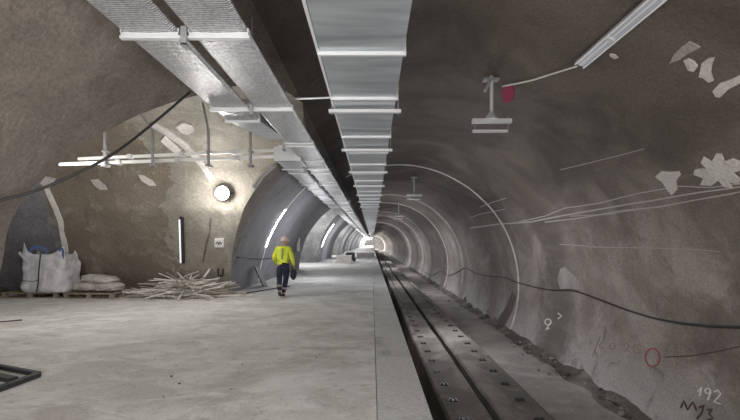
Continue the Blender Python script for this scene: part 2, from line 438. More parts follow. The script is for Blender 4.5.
# ------------------------------------------------------------------ wall marks
def patch(name, pts, m, label, cat, f=onwall, off=.02, group=None):
    cx = sum(p[0] for p in pts) / len(pts); cy = sum(p[1] for p in pts) / len(pts)
    dense = []
    for (x0, y0), (x1, y1) in zip(pts, pts[1:] + pts[:1]):
        for i in range(3): dense.append((x0 + (x1 - x0) * i / 3, y0 + (y1 - y0) * i / 3))
    bm = NB(); rings = []
    for s, o in ((1.0, -.03), (.93, off), (.6, off), (.3, off)):
        rings.append([bm.verts.new(f(cx + (x - cx) * s, cy + (y - cy) * s, o)) for x, y in dense])
    for a, b in zip(rings, rings[1:]):
        for i in range(len(a)): bm.faces.new((a[i], a[(i + 1) % len(a)], b[(i + 1) % len(a)], b[i]))
    bm.faces.new(rings[-1])
    return tag(link(name, bm, m, None, False), label, cat, group)
def stroke(bm, pts, wpx, f=onwall, off=.012, sub=4):
    d = []
    for (x0, y0), (x1, y1) in zip(pts, pts[1:]):
        for i in range(sub): d.append((x0 + (x1 - x0) * i / sub, y0 + (y1 - y0) * i / sub))
    d.append(pts[-1]); rows = []
    for i, (x, y) in enumerate(d):
        x0, y0 = d[max(0, i - 1)]; x1, y1 = d[min(len(d) - 1, i + 1)]
        L = math.hypot(x1 - x0, y1 - y0) or 1; nx, ny = -(y1 - y0) / L * wpx / 2, (x1 - x0) / L * wpx / 2
        rows.append([bm.verts.new(f(x + nx, y + ny, -.02)), bm.verts.new(f(x + nx * .9, y + ny * .9, off)), bm.verts.new(f(x - nx * .9, y - ny * .9, off)), bm.verts.new(f(x - nx, y - ny, -.02))])
    for a, b in zip(rows, rows[1:]):
        for i in range(3): bm.faces.new((a[i], a[i + 1], b[i + 1], b[i]))

GP = 'pale plaster patches on the right wall'
patch('plaster_patch', [(655, 176), (662, 170), (672, 171), (680, 170), (682, 174), (677, 180), (678, 190), (672, 196), (667, 190), (663, 183)], M['plaster'], 'pale plaster patch on the right wall, left of the big splayed patch', 'plaster patch', group=GP)
patch('plaster_patch', [(694, 169), (702, 167), (708, 168), (701, 161), (704, 155), (713, 160), (717, 152), (723, 152), (726, 160), (734, 157), (742, 160), (742, 170), (735, 172), (742, 178), (741, 184), (731, 182), (735, 188), (726, 187), (720, 180), (712, 186), (700, 185), (704, 178), (693, 174)], M['plaster'], 'large splayed pale plaster patch on the right wall at the photo edge', 'plaster patch', group=GP)
patch('plaster_patch', [(669, 63), (674, 53), (682, 45), (690, 40), (694, 42), (702, 46), (696, 49), (688, 53), (680, 59)], M['seam_dull'], 'dull grey leaf shaped plaster patch high on the right wall', 'plaster patch', group=GP)
patch('plaster_patch', [(684, 59), (689, 57), (695, 60), (699, 65), (695, 71), (689, 69)], M['plaster'], 'smallest pale plaster blob high on the right wall', 'plaster patch', group=GP)
patch('plaster_patch', [(702, 62), (708, 57), (716, 56), (713, 64), (712, 71), (715, 80), (710, 82), (704, 77), (699, 76), (701, 69)], M['plaster'], 'upright pale plaster patch between the small blob and the long smear', 'plaster patch', group=GP)
patch('plaster_patch', [(713, 90), (720, 82), (732, 78), (742, 73), (742, 82), (730, 88), (721, 97), (716, 96)], M['plaster'], 'slanting pale plaster smear high on the right wall at the photo edge', 'plaster patch', group=GP)
patch('plaster_patch', [(610, 53), (616, 54), (619, 57), (615, 58), (610, 55)], M['plaster'], 'tiny pale plaster fleck below the ceiling channel', 'plaster patch', group=GP)
patch('plaster_patch', [(557, 280), (560, 268), (566, 266), (574, 274), (580, 280), (582, 290), (570, 289), (560, 290)], M['seam_dull'], 'pale grey plaster patch just above the black wall cable', 'plaster patch', group=GP)
patch('paint_patch', [(501, 92), (505, 85), (512, 84), (515, 90), (514, 99), (508, 103), (503, 100)], M['magenta'], 'magenta paint blotch on the crown beside the nearest hanger', 'paint mark')
# cross passage patches
GQ = 'pale patches on the side passage wall'
patch('plaster_patch', [(90, 180), (98, 179), (106, 186), (108, 190), (100, 190), (94, 186)], M['plaster'], 'pale patch on the passage wall above the white bag', 'plaster patch', onpass, .02, GQ)
patch('plaster_patch', [(138, 174), (144, 175), (152, 180), (157, 186), (150, 186), (142, 181)], M['plaster'], 'pale patch on the passage wall below the white conduits', 'plaster patch', onpass, .02, GQ)
patch('plaster_patch', [(176, 126), (184, 121), (193, 124), (196, 130), (189, 134), (182, 132)], M['plaster'], 'pale patch on the passage vault above the white conduits', 'plaster patch', onpass, .02, GQ)
patch('plaster_patch', [(40, 183), (46, 176), (56, 178), (52, 186), (48, 190)], M['plaster'], 'pale patch at the top of the leftmost passage joint', 'plaster patch', onpass, .02, GQ)
bm = NB(); stroke(bm, [(152, 124), (166, 131), (180, 141), (192, 152), (203, 166), (212, 180)], 6, onpass); tag(link('mortar_joint', bm, M['plaster']), 'curved pale mortar joint crossing behind the white conduits', 'mortar joint')
bm = NB(); stroke(bm, [(163, 138), (172, 146), (180, 152)], 7, onpass); tag(link('mortar_joint', bm, M['seam']), 'short pale mortar smear behind the conduits, left of the long joint', 'mortar joint')
bm = NB(); stroke(bm, [(44, 182), (49, 195), (56, 208), (61, 222), (64, 240), (67, 262), (68, 284)], 5, onpass); tag(link('mortar_joint', bm, M['seam']), 'ragged pale mortar joint rising behind the white bag', 'mortar joint')
bm = NB(); stroke(bm, [(276, 164), (262, 176), (254, 188)], 4.5, onwall); 
tag(link('mortar_joint', bm, M['plaster']), 'pale mortar edge at the top of the far passage jamb', 'mortar joint')
bm = NB(); stroke(bm, [(211, 218), (210, 232), (206, 244), (203, 262)], 1.6, onpass); tag(link('wall_crack', bm, M['dirt']), 'thin dark crack in the passage wall left of the white notice', 'crack')

# lime lines along the right wall
lines = [[(742, 186), (700, 192), (650, 201), (600, 209), (560, 216), (530, 222), (500, 224), (470, 228)],
         [(742, 183), (710, 187), (680, 186), (640, 193), (600, 203), (565, 208), (545, 216), (510, 224)],
         [(742, 191), (705, 198), (660, 207), (620, 211), (580, 218), (545, 222)],
         [(735, 193), (690, 201), (650, 208), (610, 214), (570, 216)],
         [(505, 209), (480, 214), (470, 218)], [(506, 198), (490, 203), (480, 207)],
         [(560, 244), (600, 247), (650, 248), (700, 250), (720, 252)], [(645, 148), (620, 155), (590, 163), (560, 170)]]
for i, l in enumerate(lines):
    bm = NB(); stroke(bm, l, [1.6, 1.1, 1.2, .8, .8, .8, .7, .7][i], onwall, .008)
    tag(link('lime_line', bm, M['scratch']), ['long bright lime streak, strongest of the pale lines along the right wall', 'pale streak running just above the brightest lime line', 'pale streak running just below the brightest lime line', 'faint lowest streak of the pale bundle on the right wall', 'short pale scratch beside the near ring joint, lower one', 'short pale scratch beside the near ring joint, upper one', 'faint pale line below the streak bundle on the right wall', 'faint pale line high on the right wall below the hanger'][i], 'wall streak', 'pale streaks along the right wall')

# graffiti
def circ(cx, cy, rx, ry, a0=0, a1=360, n=16): return [(cx + rx * math.cos(R_(a0 + (a1 - a0) * i / n)), cy + ry * math.sin(R_(a0 + (a1 - a0) * i / n))) for i in range(n + 1)]
bm = NB(); stroke(bm, circ(652.5, 357.5, 7.2, 9, -20, 345), 1.5, sub=1)
tag(link('painted_circle', bm, M['red']), 'red sprayed circle on the right wall', 'graffiti')
bm = NB()
for s in ([(602, 342), (599, 345), (601, 349), (604, 348)], circ(612, 346, 3, 3), [(622, 345), (627, 343), (629, 347), (623, 351), (630, 351)], circ(637, 349, 4, 4.5, 40, 330), [(592, 356), (600, 336)]):
    stroke(bm, s, .9, sub=2, off=.006)
tag(link('painted_writing', bm, M['red_faint']), 'faint red handwriting left of the red circle on the right wall', 'graffiti')
bm = NB()
for s in ([(698, 392), (702, 387), (700, 396)], circ(708, 391, 2.6, 2.6) + [(711, 392), (708, 400)], [(714, 392), (718, 390), (721, 394), (714, 402), (721, 404)]):
    stroke(bm, s, 1.3, sub=2)
tag(link('painted_number', bm, M['white_paint']), 'white number 192 painted low on the right wall', 'graffiti')
bm = NB()
for s in ([(681, 408), (684, 401), (688, 410), (693, 402), (697, 411)], [(699, 408), (704, 405), (702, 413), (697, 419)], [(707, 410), (712, 409), (709, 414), (713, 418), (706, 421)]):
    stroke(bm, s, 1.8, sub=2)
tag(link('painted_marks', bm, M['brown_paint']), 'dark brown painted characters below the white 192', 'graffiti')
bm = NB()
stroke(bm, circ(548, 322, 3, 3) + [(546, 330), (550, 328)], 1, sub=2)
tag(link('painted_mark', bm, M['seam']), 'small pale painted loop on the wall below the black cable', 'graffiti')
bm = NB(); stroke(bm, [(558, 313), (562, 316), (558, 319)], 1, sub=2)
tag(link('painted_mark', bm, M['seam']), 'small pale painted tick right of the painted loop, below the black cable', 'graffiti')
# dark trailing crack line
bm = NB(); stroke(bm, [(742, 346), (715, 352), (690, 356), (665, 357)], 1.1, onwall, .008)
tag(link('wall_crack', bm, M['brown_paint']), 'thin brown arc line trailing right of the red circle', 'crack')

# notice and U mark on the passage wall
t = empty('wall_notice', onpass(220, 242, .0), 'small white notice board on the passage wall under the floodlight', 'notice')
def quad_on(px0, py0, px1, py1, f, o, base):
    bm = NB(); a = []
    for oo in (-.02, o):
        a.append([bm.verts.new(f(x, y, oo) - base) for x, y in ((px0, py0), (px1, py0), (px1, py1), (px0, py1))])
    bm.faces.new(a[0]); bm.faces.new(a[1][::-1])
    for i in range(4): bm.faces.new((a[0][i], a[0][(i + 1) % 4], a[1][(i + 1) % 4], a[1][i]))
    return bm
b0 = onpass(220, 242, .0)
link('board', quad_on(215, 238.5, 224, 246.5, onpass, .04, b0), M['white_paint'], t)
bm = NB(); stroke(bm, [(216.5, 243), (218.2, 241), (219.2, 244), (220.6, 241), (222, 243.5)], .9, onpass, .052, 2); bmesh.ops.translate(bm, verts=bm.verts, vec=-b0); link('scribble', bm, M['black_steel'], t)
bm = NB(); stroke(bm, [(218.5, 268), (218.5, 275), (223, 275), (223.5, 268)], 1.3, onpass); tag(link('painted_letter', bm, M['black_steel']), 'dark letter U painted on the passage wall above the stick pile', 'graffiti')

# ------------------------------------------------------------------ black cables
def spline(pts, n=6):
    out = []; P = [Vector(p) for p in pts]
    for i in range(len(P) - 1):
        p0, p1, p2, p3 = P[max(0, i - 1)], P[i], P[i + 1], P[min(len(P) - 1, i + 2)]
        for j in range(n):
            t = j / n
            out.append(.5 * ((2 * p1) + (p2 - p0) * t + (2 * p0 - 5 * p1 + 4 * p2 - p3) * t * t + (3 * p1 - p0 - 3 * p2 + p3) * t ** 3))
    out.append(P[-1]); return out
cp = [(775, 327), (740, 327), (700, 325), (660, 319), (625, 309), (594, 297), (574, 290.5), (552, 290), (537, 287.5), (517, 282), (505, 277.5), (490, 276), (478, 274), (468, 268.5), (464, 268.5), (456, 273), (448, 275.5), (441, 271), (433, 275), (426, 273), (420, 268), (412, 268), (405, 262), (398, 258)]
bm = NB(); pts = [onwall(x, y, .05) for x, y in cp]; tube(bm, spline(pts, 5), .026, 8)
tag(link('power_cable', bm, M['dark'], None, True), 'thick black cable sagging along the lower right tunnel wall', 'cable')
def pxd(px, py, Y): return Vector(((px - 372) / F * Y, Y, H + (243 - py) / F * Y))
bm = NB(); tube(bm, spline([onwall(-40, 212, .03), onwall(-12, 206, .06), pxd(0, 201, hit(0, 201)[0] - .12), pxd(28, 193, 4.25), pxd(60, 181, 4.35), pxd(110, 156, 4.6), pxd(150, 126, 5.0), pxd(190, 92, 5.4)], 6), .016, 8)
tag(link('hanging_cable', bm, M['dark'], None, True), 'black cable strung across the mouth of the side passage', 'cable')
# wall cable along the left wall beyond the passage
bm = NB(); tube(bm, spline([onwall(236, 257, .04), onwall(250, 258, .04), onwall(262, 259, .04), onwall(275, 257, .04), onwall(290, 252, .04), onwall(299, 251, .04)], 4), .02, 6)
tag(link('wall_cable', bm, M['black_steel'], None, True), 'thin dark cable along the left wall behind the worker', 'cable')

# ------------------------------------------------------------------ ducts
ZD = H + 1.9; XL, XR = -.515, .315
D = empty('ventilation_duct', (0, 0, ZD), 'long smooth galvanised rectangular duct down the middle of the crown', 'duct')
bm = NB(); box(bm, ((XL + XR) / 2, 112, .22), (XR - XL, 238, .44)); link('duct_body', bm, M['galv'], D)
def flange_mesh(w, t, h):
    bm = NB()
    box(bm, (0, 0, -.018), (w + .05, t, .036)); box(bm, (-w / 2 - .012, 0, h / 2), (.024, t, h + .02)); box(bm, (w / 2 + .012, 0, h / 2), (.024, t, h + .02))
    me = bpy.data.meshes.new('flange'); bm.to_mesh(me); bm.free(); me.materials.append(M['zinc']); return me
fm = flange_mesh(XR - XL, .035, .4)
fy = [-2.3, -1.05, .2, 1.45, 2.72, 3.98, 5.22, 7.1]
while fy[-1] < 70: fy.append(fy[-1] + 1.25)
for y in fy:
    o = bpy.data.objects.new('flange', fm); C.objects.link(o); o.parent = D; o.location = ((XL + XR) / 2, y, 0)
bm = NB(); bar(bm, (XL - .02, -5, .02), (XL - .02, 230, .02), .03, .05); link('edge_angle', bm, M['zinc'], D)
# hangers
def hanger(y, x0, x1, z, label, grp, mt='zinc'):
    t = empty('duct_hanger', (0, y, z), label, 'hanger', grp)
    bm = NB(); box(bm, ((x0 + x1) / 2, 0, -.055), (x1 - x0, .055, .045)); link('channel', bm, M[mt], t)
    for x in (x0 + .04, x1 - .04):
        zc = wallpt(y, 90).z; dx = x - XC; top = ZC + math.sqrt(max(.1, (RAD) ** 2 - dx * dx)) - z + .02
        bm = NB(); tube(bm, [(x, 0, -.1), (x, 0, top)], .011, 6); link('rod', bm, M['steel'], t)
hy = [5.6, 7.95]
while hy[-1] < 60: hy.append(hy[-1] + 2.5)
for i, y in enumerate(hy):
    hanger(y, XL - .09, XR + .09, ZD, 'zinc hanger channel under the smooth centre duct farther along' if i > 0 else 'heavy zinc hanger channel under the centre duct, level with the thin cross rod', 'hangers of the centre duct')

ZL = H + 1.8
def foil_duct(name, x0, x1, y0, y1, label, flanges):
    t = empty(name, ((x0 + x1) / 2, y0, ZL), label, 'duct', 'foil wrapped ducts')
    w = x1 - x0; bm = NB(); L = y1 - y0; n = max(2, int(L / 1.2) if L < 60 else int(L / 3)); h = .035
    rows = []
    for i in range(n * 4 + 1):
        y = L * i / (n * 4); s = .004 * math.sin(i * math.pi / 2) ** 2
        rows.append([bm.verts.new(p) for p in ((-w / 2 + .0, y, .02), (-w / 2 + .03, y, -s), (0, y, -s - .006), (w / 2 - .03, y, -s), (w / 2, y, .02), (w / 2, y, h), (-w / 2, y, h))])
    for a, b in zip(rows, rows[1:]):
        for i in range(7): bm.faces.new((a[i], a[(i + 1) % 7], b[(i + 1) % 7], b[i]))
    bm.faces.new(rows[0]); bm.faces.new(rows[-1][::-1])
    link('duct_body', bm, M['foil'], t)
    bmf = NB(); box(bmf, (0, 0, -.012), (w + .01, .055, .022)); box(bmf, (-w / 2 - .006, 0, h / 2), (.012, .055, h)); box(bmf, (w / 2 + .006, 0, h / 2), (.012, .055, h))
    me = bpy.data.meshes.new('tape_band'); bmf.to_mesh(me); bmf.free(); me.materials.append(M['zinc'])
    for y in flanges:
        if y0 < y < y1:
            o = bpy.data.objects.new('tape_band', me); C.objects.link(o); o.parent = t; o.location = (0, y - y0, 0)
    return t
fl = [3.44, 5.33] + [7.2 + 1.55 * i for i in range(46)]
foil_duct('foil_duct', -1.56, -1.065, -6, 228, 'foil wrapped duct running the whole tunnel beside the smooth centre duct', fl)
foil_duct('foil_duct', -2.14, -1.66, -6, 5.85, 'nearest outer foil wrapped duct, cut off before the side passage', fl)
foil_duct('foil_duct', -2.14, -1.66, 9.3, 228, 'outer foil wrapped duct that starts again beyond the side passage', fl)
# tapered transition at the interruption
t = empty('duct_transition', (-1.9, 6.6, ZL), 'tapered bare metal duct piece closing the cut end of the outer foil duct', 'duct')
bm = NB()
a = [bm.verts.new(p) for p in ((-.24, -.72, 0.0), (.24, -.72, 0.0), (.24, -.72, .28), (-.24, -.72, .28))]
b = [bm.verts.new(p) for p in ((-.02, .75, .10), (.33, .75, .10), (.33, .75, .30), (-.02, .75, .30))]
bm.faces.new(a); bm.faces.new(b[::-1])
for i in range(4): bm.faces.new((a[i], a[(i + 1) % 4], b[(i + 1) % 4], b[i]))
link('taper', bm, M['galv'], t)
bm = NB(); box(bm, (0, -.72, .14), (.52, .03, .34)); link('flange', bm, M['zinc'], t)
t = empty('junction_box', (-1.72, 8.75, ZL - .03), 'bare metal junction box where the white conduits meet the foil ducts', 'box')
bm = NB(); box(bm, (-.05, 0, .1), (.52, .75, .26)); link('body', bm, M['galv'], t)
bm = NB(); box(bm, (-.05, -.385, .1), (.56, .02, .3)); box(bm, (.22, 0, -.035), (.03, .78, .02)); link('rim', bm, M['zinc'], t)

# hangers under the foil ducts, each with a clip that hangs in the slot
ly = [3.44, 5.33, 7.3] + [9.6 + 2.6 * i for i in range(22)]
for i, y in enumerate(ly):
    lab = {0: 'zinc strut under the foil ducts, nearest the camera', 1: 'zinc strut under the foil ducts at the end of the outer duct', 2: 'zinc strut under the inner foil duct over the side passage'}.get(i, 'zinc strut under the foil ducts farther down the tunnel')
    t = empty('duct_hanger', (-1.6, y, ZL), lab, 'hanger', 'struts under the foil ducts')
    x0, x1 = (-.56, .55) if i != 2 else (-.1, .55)
    bm = NB(); box(bm, ((x0 + x1) / 2, 0, -.036), (x1 - x0, .04, .024)); link('channel', bm, M['zinc'], t)
    bm = NB(); box(bm, (0, -.04, -.04), (.05, .02, .16)); box(bm, (0, 0, -.11), (.05, .1, .014)); link('clip', bm, M['steel'], t)
    for xx in (0.0,) :
        top = ZC + math.sqrt(RAD ** 2 - (-1.6 - XC) ** 2) - ZL + .02
        bm = NB(); tube(bm, [(xx, 0, -.1), (xx, 0, top)], .011, 6); link('rod', bm, M['steel'], t)
# cross rod between the ducts
bm = NB(); tube(bm, [(-1.05, 5.5, ZL + .18), (-.55, 5.5, ZL + .2)], .014, 6); tag(link('cross_rod', bm, M['zinc']), 'thin cross rod joining the foil duct to the smooth duct', 'rod')

# ------------------------------------------------------------------ white conduits over the passage
YP = 8.45
def conduit(x0, x1, y, z0, z1, label):
    t = empty('conduit', (x0, y, z0), label, 'conduit', 'white conduits across the side passage')
    bm = NB(); bar(bm, (0, 0, 0), (x1 - x0, 0, z1 - z0), .06, .06); pp = link('pipe', bm, M['pipe'], t)
    for i in range(1, 4):
        u = i / 4; bm = NB(); box(bm, ((x1 - x0) * u, 0, (z1 - z0) * u), (.10, .1, .1)); link('coupler', bm, M['zinc'], pp)
conduit(-6.6, -1.95, YP + .55, H + 1.89, H + 2.10, 'upper white conduit spanning the side passage')
conduit(-6.6, -1.6, YP, H + 1.66, H + 1.84, 'lower white conduit spanning the side passage')
for x, lab in ((-5.6, 'thin steel drop rod holding the conduits, leftmost of four'), (-4.6, 'bent steel drop rod holding the conduits, second from the left'), (-3.43, 'dark steel drop rod holding the conduits left of the floodlight'), (-2.55, 'steel drop rod holding the conduits next to the foil ducts')):
    t = empty('drop_rod', (x, YP - .06, H + 1.6), lab, 'rod', 'drop rods of the conduits')
    top = 4.55 - H - 1.6
    bm = NB(); bar(bm, (0, 0, 0), (0, 0, .78), .045, .045)
    bar(bm, (0, 0, .76), (-.42 if x < -4 else -.12, .0, top), .035, .035); rd = link('rod', bm, M['steel'], t)
    for z_, l_ in ((.02, .18), (.32, .12)):
        bm = NB(); box(bm, (0, .02, z_), (.09, l_, .04)); link('bracket', bm, M['steel'], rd)

# vertical light tube on the passage wall
b0 = onpass(181, 240, .0)
t = empty('tube_light', b0, 'upright white tube light on the passage wall above the stick pile', 'light')
bm = NB(); bar(bm, onpass(182.5, 216, .04) - b0, onpass(183.5, 262, .04) - b0, .1, .06, (0, -1, 0)); link('housing', bm, M['black_steel'], t)
bm = NB(); tube(bm, [onpass(181, 218, .09) - b0, onpass(182, 261, .09) - b0], .022, 8); link('tube', bm, M['tube_dim'], t)

# floodlight
b0 = onpass(225, 194, .0)
t = empty('floodlight', b0, 'round glowing floodlight high on the side passage wall', 'light')
rot = Matrix.Rotation(R_(90), 3, 'X')
bm = NB(); lathe(bm, [(.05, -.05), (.12, .05), (.19, .16), (.20, .20)], (0, 0, 0), 20, rot); link('housing', bm, M['steel'], t, True)
bm = NB(); lathe(bm, [(.19, .20), (.185, .23), (.12, .26), (.03, .27)], (0, 0, 0), 20, rot); link('lens', bm, M['lamp'], t, True)
bm = NB(); bar(bm, (-.22, -.12, -.0), (-.22, .1, .05), .02, .05); bar(bm, (.22, -.12, 0), (.22, .1, .05), .02, .05); bar(bm, (-.22, .08, .05), (.22, .08, .05), .05, .02); link('bracket', bm, M['black_steel'], t)

# ------------------------------------------------------------------ right: ceiling channel, wire, hangers
ph0 = hit(577, 65)[1]
t0 = wallpt(7.1, ph0, .09)
rad = Vector((math.cos(R_(ph0)), 0, math.sin(R_(ph0)))); tan = Vector((-rad.z, 0, rad.x))
t = empty('ceiling_channel', t0, 'pale metal lighting channel fixed high on the right of the vault', 'channel')
def cbox(bm, u0, u1, r0, r1, y0, y1):
    vs = [bm.verts.new(tan * u + rad * r + Vector((0, y, 0))) for u in (u0, u1) for r in (r0, r1) for y in (y0, y1)]
    for f in ((0, 1, 3, 2), (4, 6, 7, 5), (0, 4, 5, 1), (2, 3, 7, 6), (0, 2, 6, 4), (1, 5, 7, 3)): bm.faces.new([vs[i] for i in f])
bm = NB(); cbox(bm, -.065, .065, .0, .03, -4.5, 0); link('tray', bm, M['channel'], t)
for u, nm in ((-.08, 'rim'), (.08, 'rim')):
    bm = NB(); cbox(bm, u - .014, u + .014, -.03, .04, -4.5, 0); link(nm, bm, M['rim'], t)
bm = NB(); cbox(bm, -.012, .012, -.012, 0, -4.5, 0); link('centre_rib', bm, M['rim'], t)
bm = NB(); cbox(bm, -.07, .07, -.025, 0, -.95, -.88); link('joint_plate', bm, M['zinc'], t)
for y_ in (-.4, -3.2):
    bm = NB(); cbox(bm, -.07, .07, .03, .1, y_, y_ + .06); link('bracket', bm, M['zinc'], t)
bm = NB(); tube(bm, spline([onwall(578.5, 63.5, .06), onwall(553, 72, .05), onwall(530, 79, .05), onwall(503, 84, .06)], 5), .018, 6)
tag(link('wire', bm, M['seam'], None, True), 'pale conduit wire from the ceiling channel to the nearest hanger', 'wire')
def tbracket(x, y, zb, label, w=.86):
    zt = ZC + math.sqrt(RAD ** 2 - (x - XC) ** 2) + .05
    t = empty('ceiling_hanger', (x, y, zb), label, 'hanger', 'T shaped hangers on the right of the crown')
    bm = NB(); box(bm, (0, 0, 0), (w, .1, .09)); cb = link('crossbar', bm, M['zinc'], t)
    bm = NB(); box(bm, (-.04, 0, -.22), (w * .88, .08, .05)); link('lower_bar', bm, M['zinc'], t)
    bm = NB(); tube(bm, [(0, 0, .04), (.0, 0, zt - zb)], .04, 10); lathe(bm, [(.16, 0), (.05, .16)], (0, 0, .04), 4); link('post', bm, M['zinc'], t)
    for s in (-1, 1):
        bm = NB(); tube(bm, [(s * w * .42, 0, .12), (s * w * .42, 0, -.26)], .012, 6); link('bolt', bm, M['steel'], cb)
    bm = NB(); box(bm, (-.02, 0, zt - zb - .12), (.34, .16, .05)); bar(bm, (-.14, 0, zt - zb - .36), (-.02, 0, zt - zb - .12), .1, .06); link('head_plate', bm, M['steel'], t)
tbracket(2.60, 8.7, H + 2.65, 'nearest zinc T shaped hanger on the crown beside the magenta blotch')
tbracket(2.32, 22.0, H + 2.62, 'second T shaped hanger on the crown, inside the near ring joint', .84)
tbracket(2.35, 35.3, H + 2.35, 'farthest T shaped hanger on the crown, a tiny shape beside the duct', .84)

# ------------------------------------------------------------------ big bag and pallets
def pallet(loc, rz, label, w=1.45, d=.95):
    t = empty('pallet', loc, label, 'pallet', 'wooden pallets by the passage wall', rz)
    for i in range(7):
        bm = NB(); box(bm, (-w / 2 + .05 + (w - .1) * i / 6, 0, .155), (.1 if i % 2 else .12, d, .022)); link('deck_board', bm, M['wood'], t)
    for y in (-d / 2 + .05, 0, d / 2 - .05):
        bm = NB(); box(bm, (0, y, .133), (w, .09, .022)); link('stringer', bm, M['wood'], t)
        bm = NB(); box(bm, (0, y, .011), (w, .09, .022)); link('bottom_board', bm, M['wood'], t)
        for x in (-w / 2 + .07, 0, w / 2 - .07):
            bm = NB(); box(bm, (x, y, .072), (.13, .09, .1)); link('block', bm, M['wood'], t)
    return t
pallet((-9.95, 12.05, .0), 0.03, 'wooden pallet under the big white bag', 1.6, .9)
pallet((-8.1, 11.9, .0), -.06, 'wooden pallet under the slumped grey sacks', 1.5, .9)

BX, BY, BZ = -9.55, 11.95, .168
T = empty('bulk_bag', (BX, BY, BZ), 'big white bulk bag with blue lifting loops on a pallet', 'bag')
def bag_surface(n=40, m=26, w=.70, d=.42, h=1.15):
    bm = NB(); rows = []
    for j in range(m + 1):
        v = j / m; row = []
        z = v * h
        sc = 1.0 + .05 * math.sin(v * math.pi) - .24 * max(0, v - .15) + (-.04 if v < .06 else 0)
        for i in range(n):
            t = 2 * math.pi * i / n; c, s = math.cos(t), math.sin(t); e = .42
            x = math.copysign(abs(c) ** e, c) * w * sc; y = math.copysign(abs(s) ** e, s) * d * sc
            cr = (abs(c) * abs(s) * 2) ** 3
            zz = z + (v ** 3) * .34 * cr * (1.15 if c < 0 else .8)
            x += (v ** 4) * .12 * cr * (1 if c > 0 else -1)
            q = Vector((x * 2.2, y * 2.2, zz * 2.2 + 5))
            a = noise.noise(q) * .12 + noise.noise(q * 2.5) * .07 + noise.noise(q * 6) * .02
            row.append(bm.verts.new((x * (1 + a) - (v * .04), y * (1 + a), zz * (1 - .04 * v))))
        rows.append(row)
    for a, b in zip(rows, rows[1:]):
        for i in range(n): bm.faces.new((a[i], a[(i + 1) % n], b[(i + 1) % n], b[i]))
    bm.faces.new(rows[0][::-1])
    inner = [bm.verts.new((v.co.x * .82, v.co.y * .8, h * .84 + .08 * noise.noise(v.co * 3))) for v in rows[-1]]
    for i in range(n): bm.faces.new((rows[-1][i], rows[-1][(i + 1) % n], inner[(i + 1) % n], inner[i]))
    c = bm.verts.new((0, 0, h * .92))
    for i in range(n): bm.faces.new((inner[i], inner[(i + 1) % n], c))
    return bm
link('sack', bag_surface(), M['bag'], T, True)
def flat_strap(pts, w, m, nm):
    bm = NB(); pts = spline(pts, 5)
    for a, b in zip(pts, pts[1:]): bar(bm, a, b + (b - a) * .1, w, .012, (0, -1, 0))
    return link(nm, bm, m, T)
flat_strap([(-.42, -.30, 1.10), (-.36, -.32, 1.25), (-.20, -.3, 1.31), (.0, -.28, 1.27), (.10, -.3, 1.06)], .09, M['strap'], 'lifting_loop')
flat_strap([(.42, -.30, 1.02), (.50, -.34, 1.26), (.57, -.33, 1.22), (.56, -.32, .98)], .06, M['strap'], 'lifting_loop')
flat_strap([(-.62, -.42, 1.16), (-.40, -.50, 1.0), (-.2, -.50, .86), (-.12, -.505, .72)], .07, M['bag'], 'flap')
flat_strap([(.03, -.45, 1.12), (.06, -.53, .85), (.05, -.55, .55), (.02, -.53, .28), (-.06, -.49, .03)], .035, M['strap_dark'], 'tie_strap')
flat_strap([(-.70, -.45, .44), (-.45, -.52, .36), (-.1, -.545, .34), (.05, -.545, .38)], .02, M['strap_dark'], 'tie_strap')

def sack(loc, size, rz, label, m='sack', seed=0, tilt=0):
    bm = NB(); bmesh.ops.create_icosphere(bm, subdivisions=4, radius=1)
    for v in bm.verts:
        c = v.co; e = .6
        p = Vector((math.copysign(abs(c.x) ** e, c.x), math.copysign(abs(c.y) ** e, c.y), math.copysign(abs(c.z) ** .8, c.z)))
        k = 1 + .16 * noise.noise(c * 2.3 + Vector((seed * 9, 0, 0))) + .06 * noise.noise(c * 6 + Vector((0, seed, 0)))
        v.co = Vector((p.x * size[0] / 2 * k, p.y * size[1] / 2 * k, max(-size[2] / 2 * .92, p.z * size[2] / 2 * k)))
    o = link('sack', bm, M[m], None, True, loc); o.rotation_euler = (0, tilt, rz)
    return tag(o, label, 'sack', 'slumped sacks on the pallet')
sack((-8.38, 11.85, .32), (.72, .66, .27), .1, 'slumped grey sack at the bag end of the second pallet', seed=1)
sack((-7.78, 11.85, .31), (.74, .6, .26), -.2, 'slumped grey sack at the stick pile end of the second pallet', seed=2)
sack((-8.05, 11.88, .53), (.95, .6, .25), .05, 'topmost slumped grey sack on the second pallet', seed=3, tilt=.12)

# leaning sheet and tiny dark clutter beside bag
o = sack((-11.5, 12.1, .14), (.7, .5, .28), .3, 'dark lumpy heap on the floor left of the white bag', 'dirt', 8); o['category'] = 'heap'; o.name = 'dirt_heap'; del o['group']

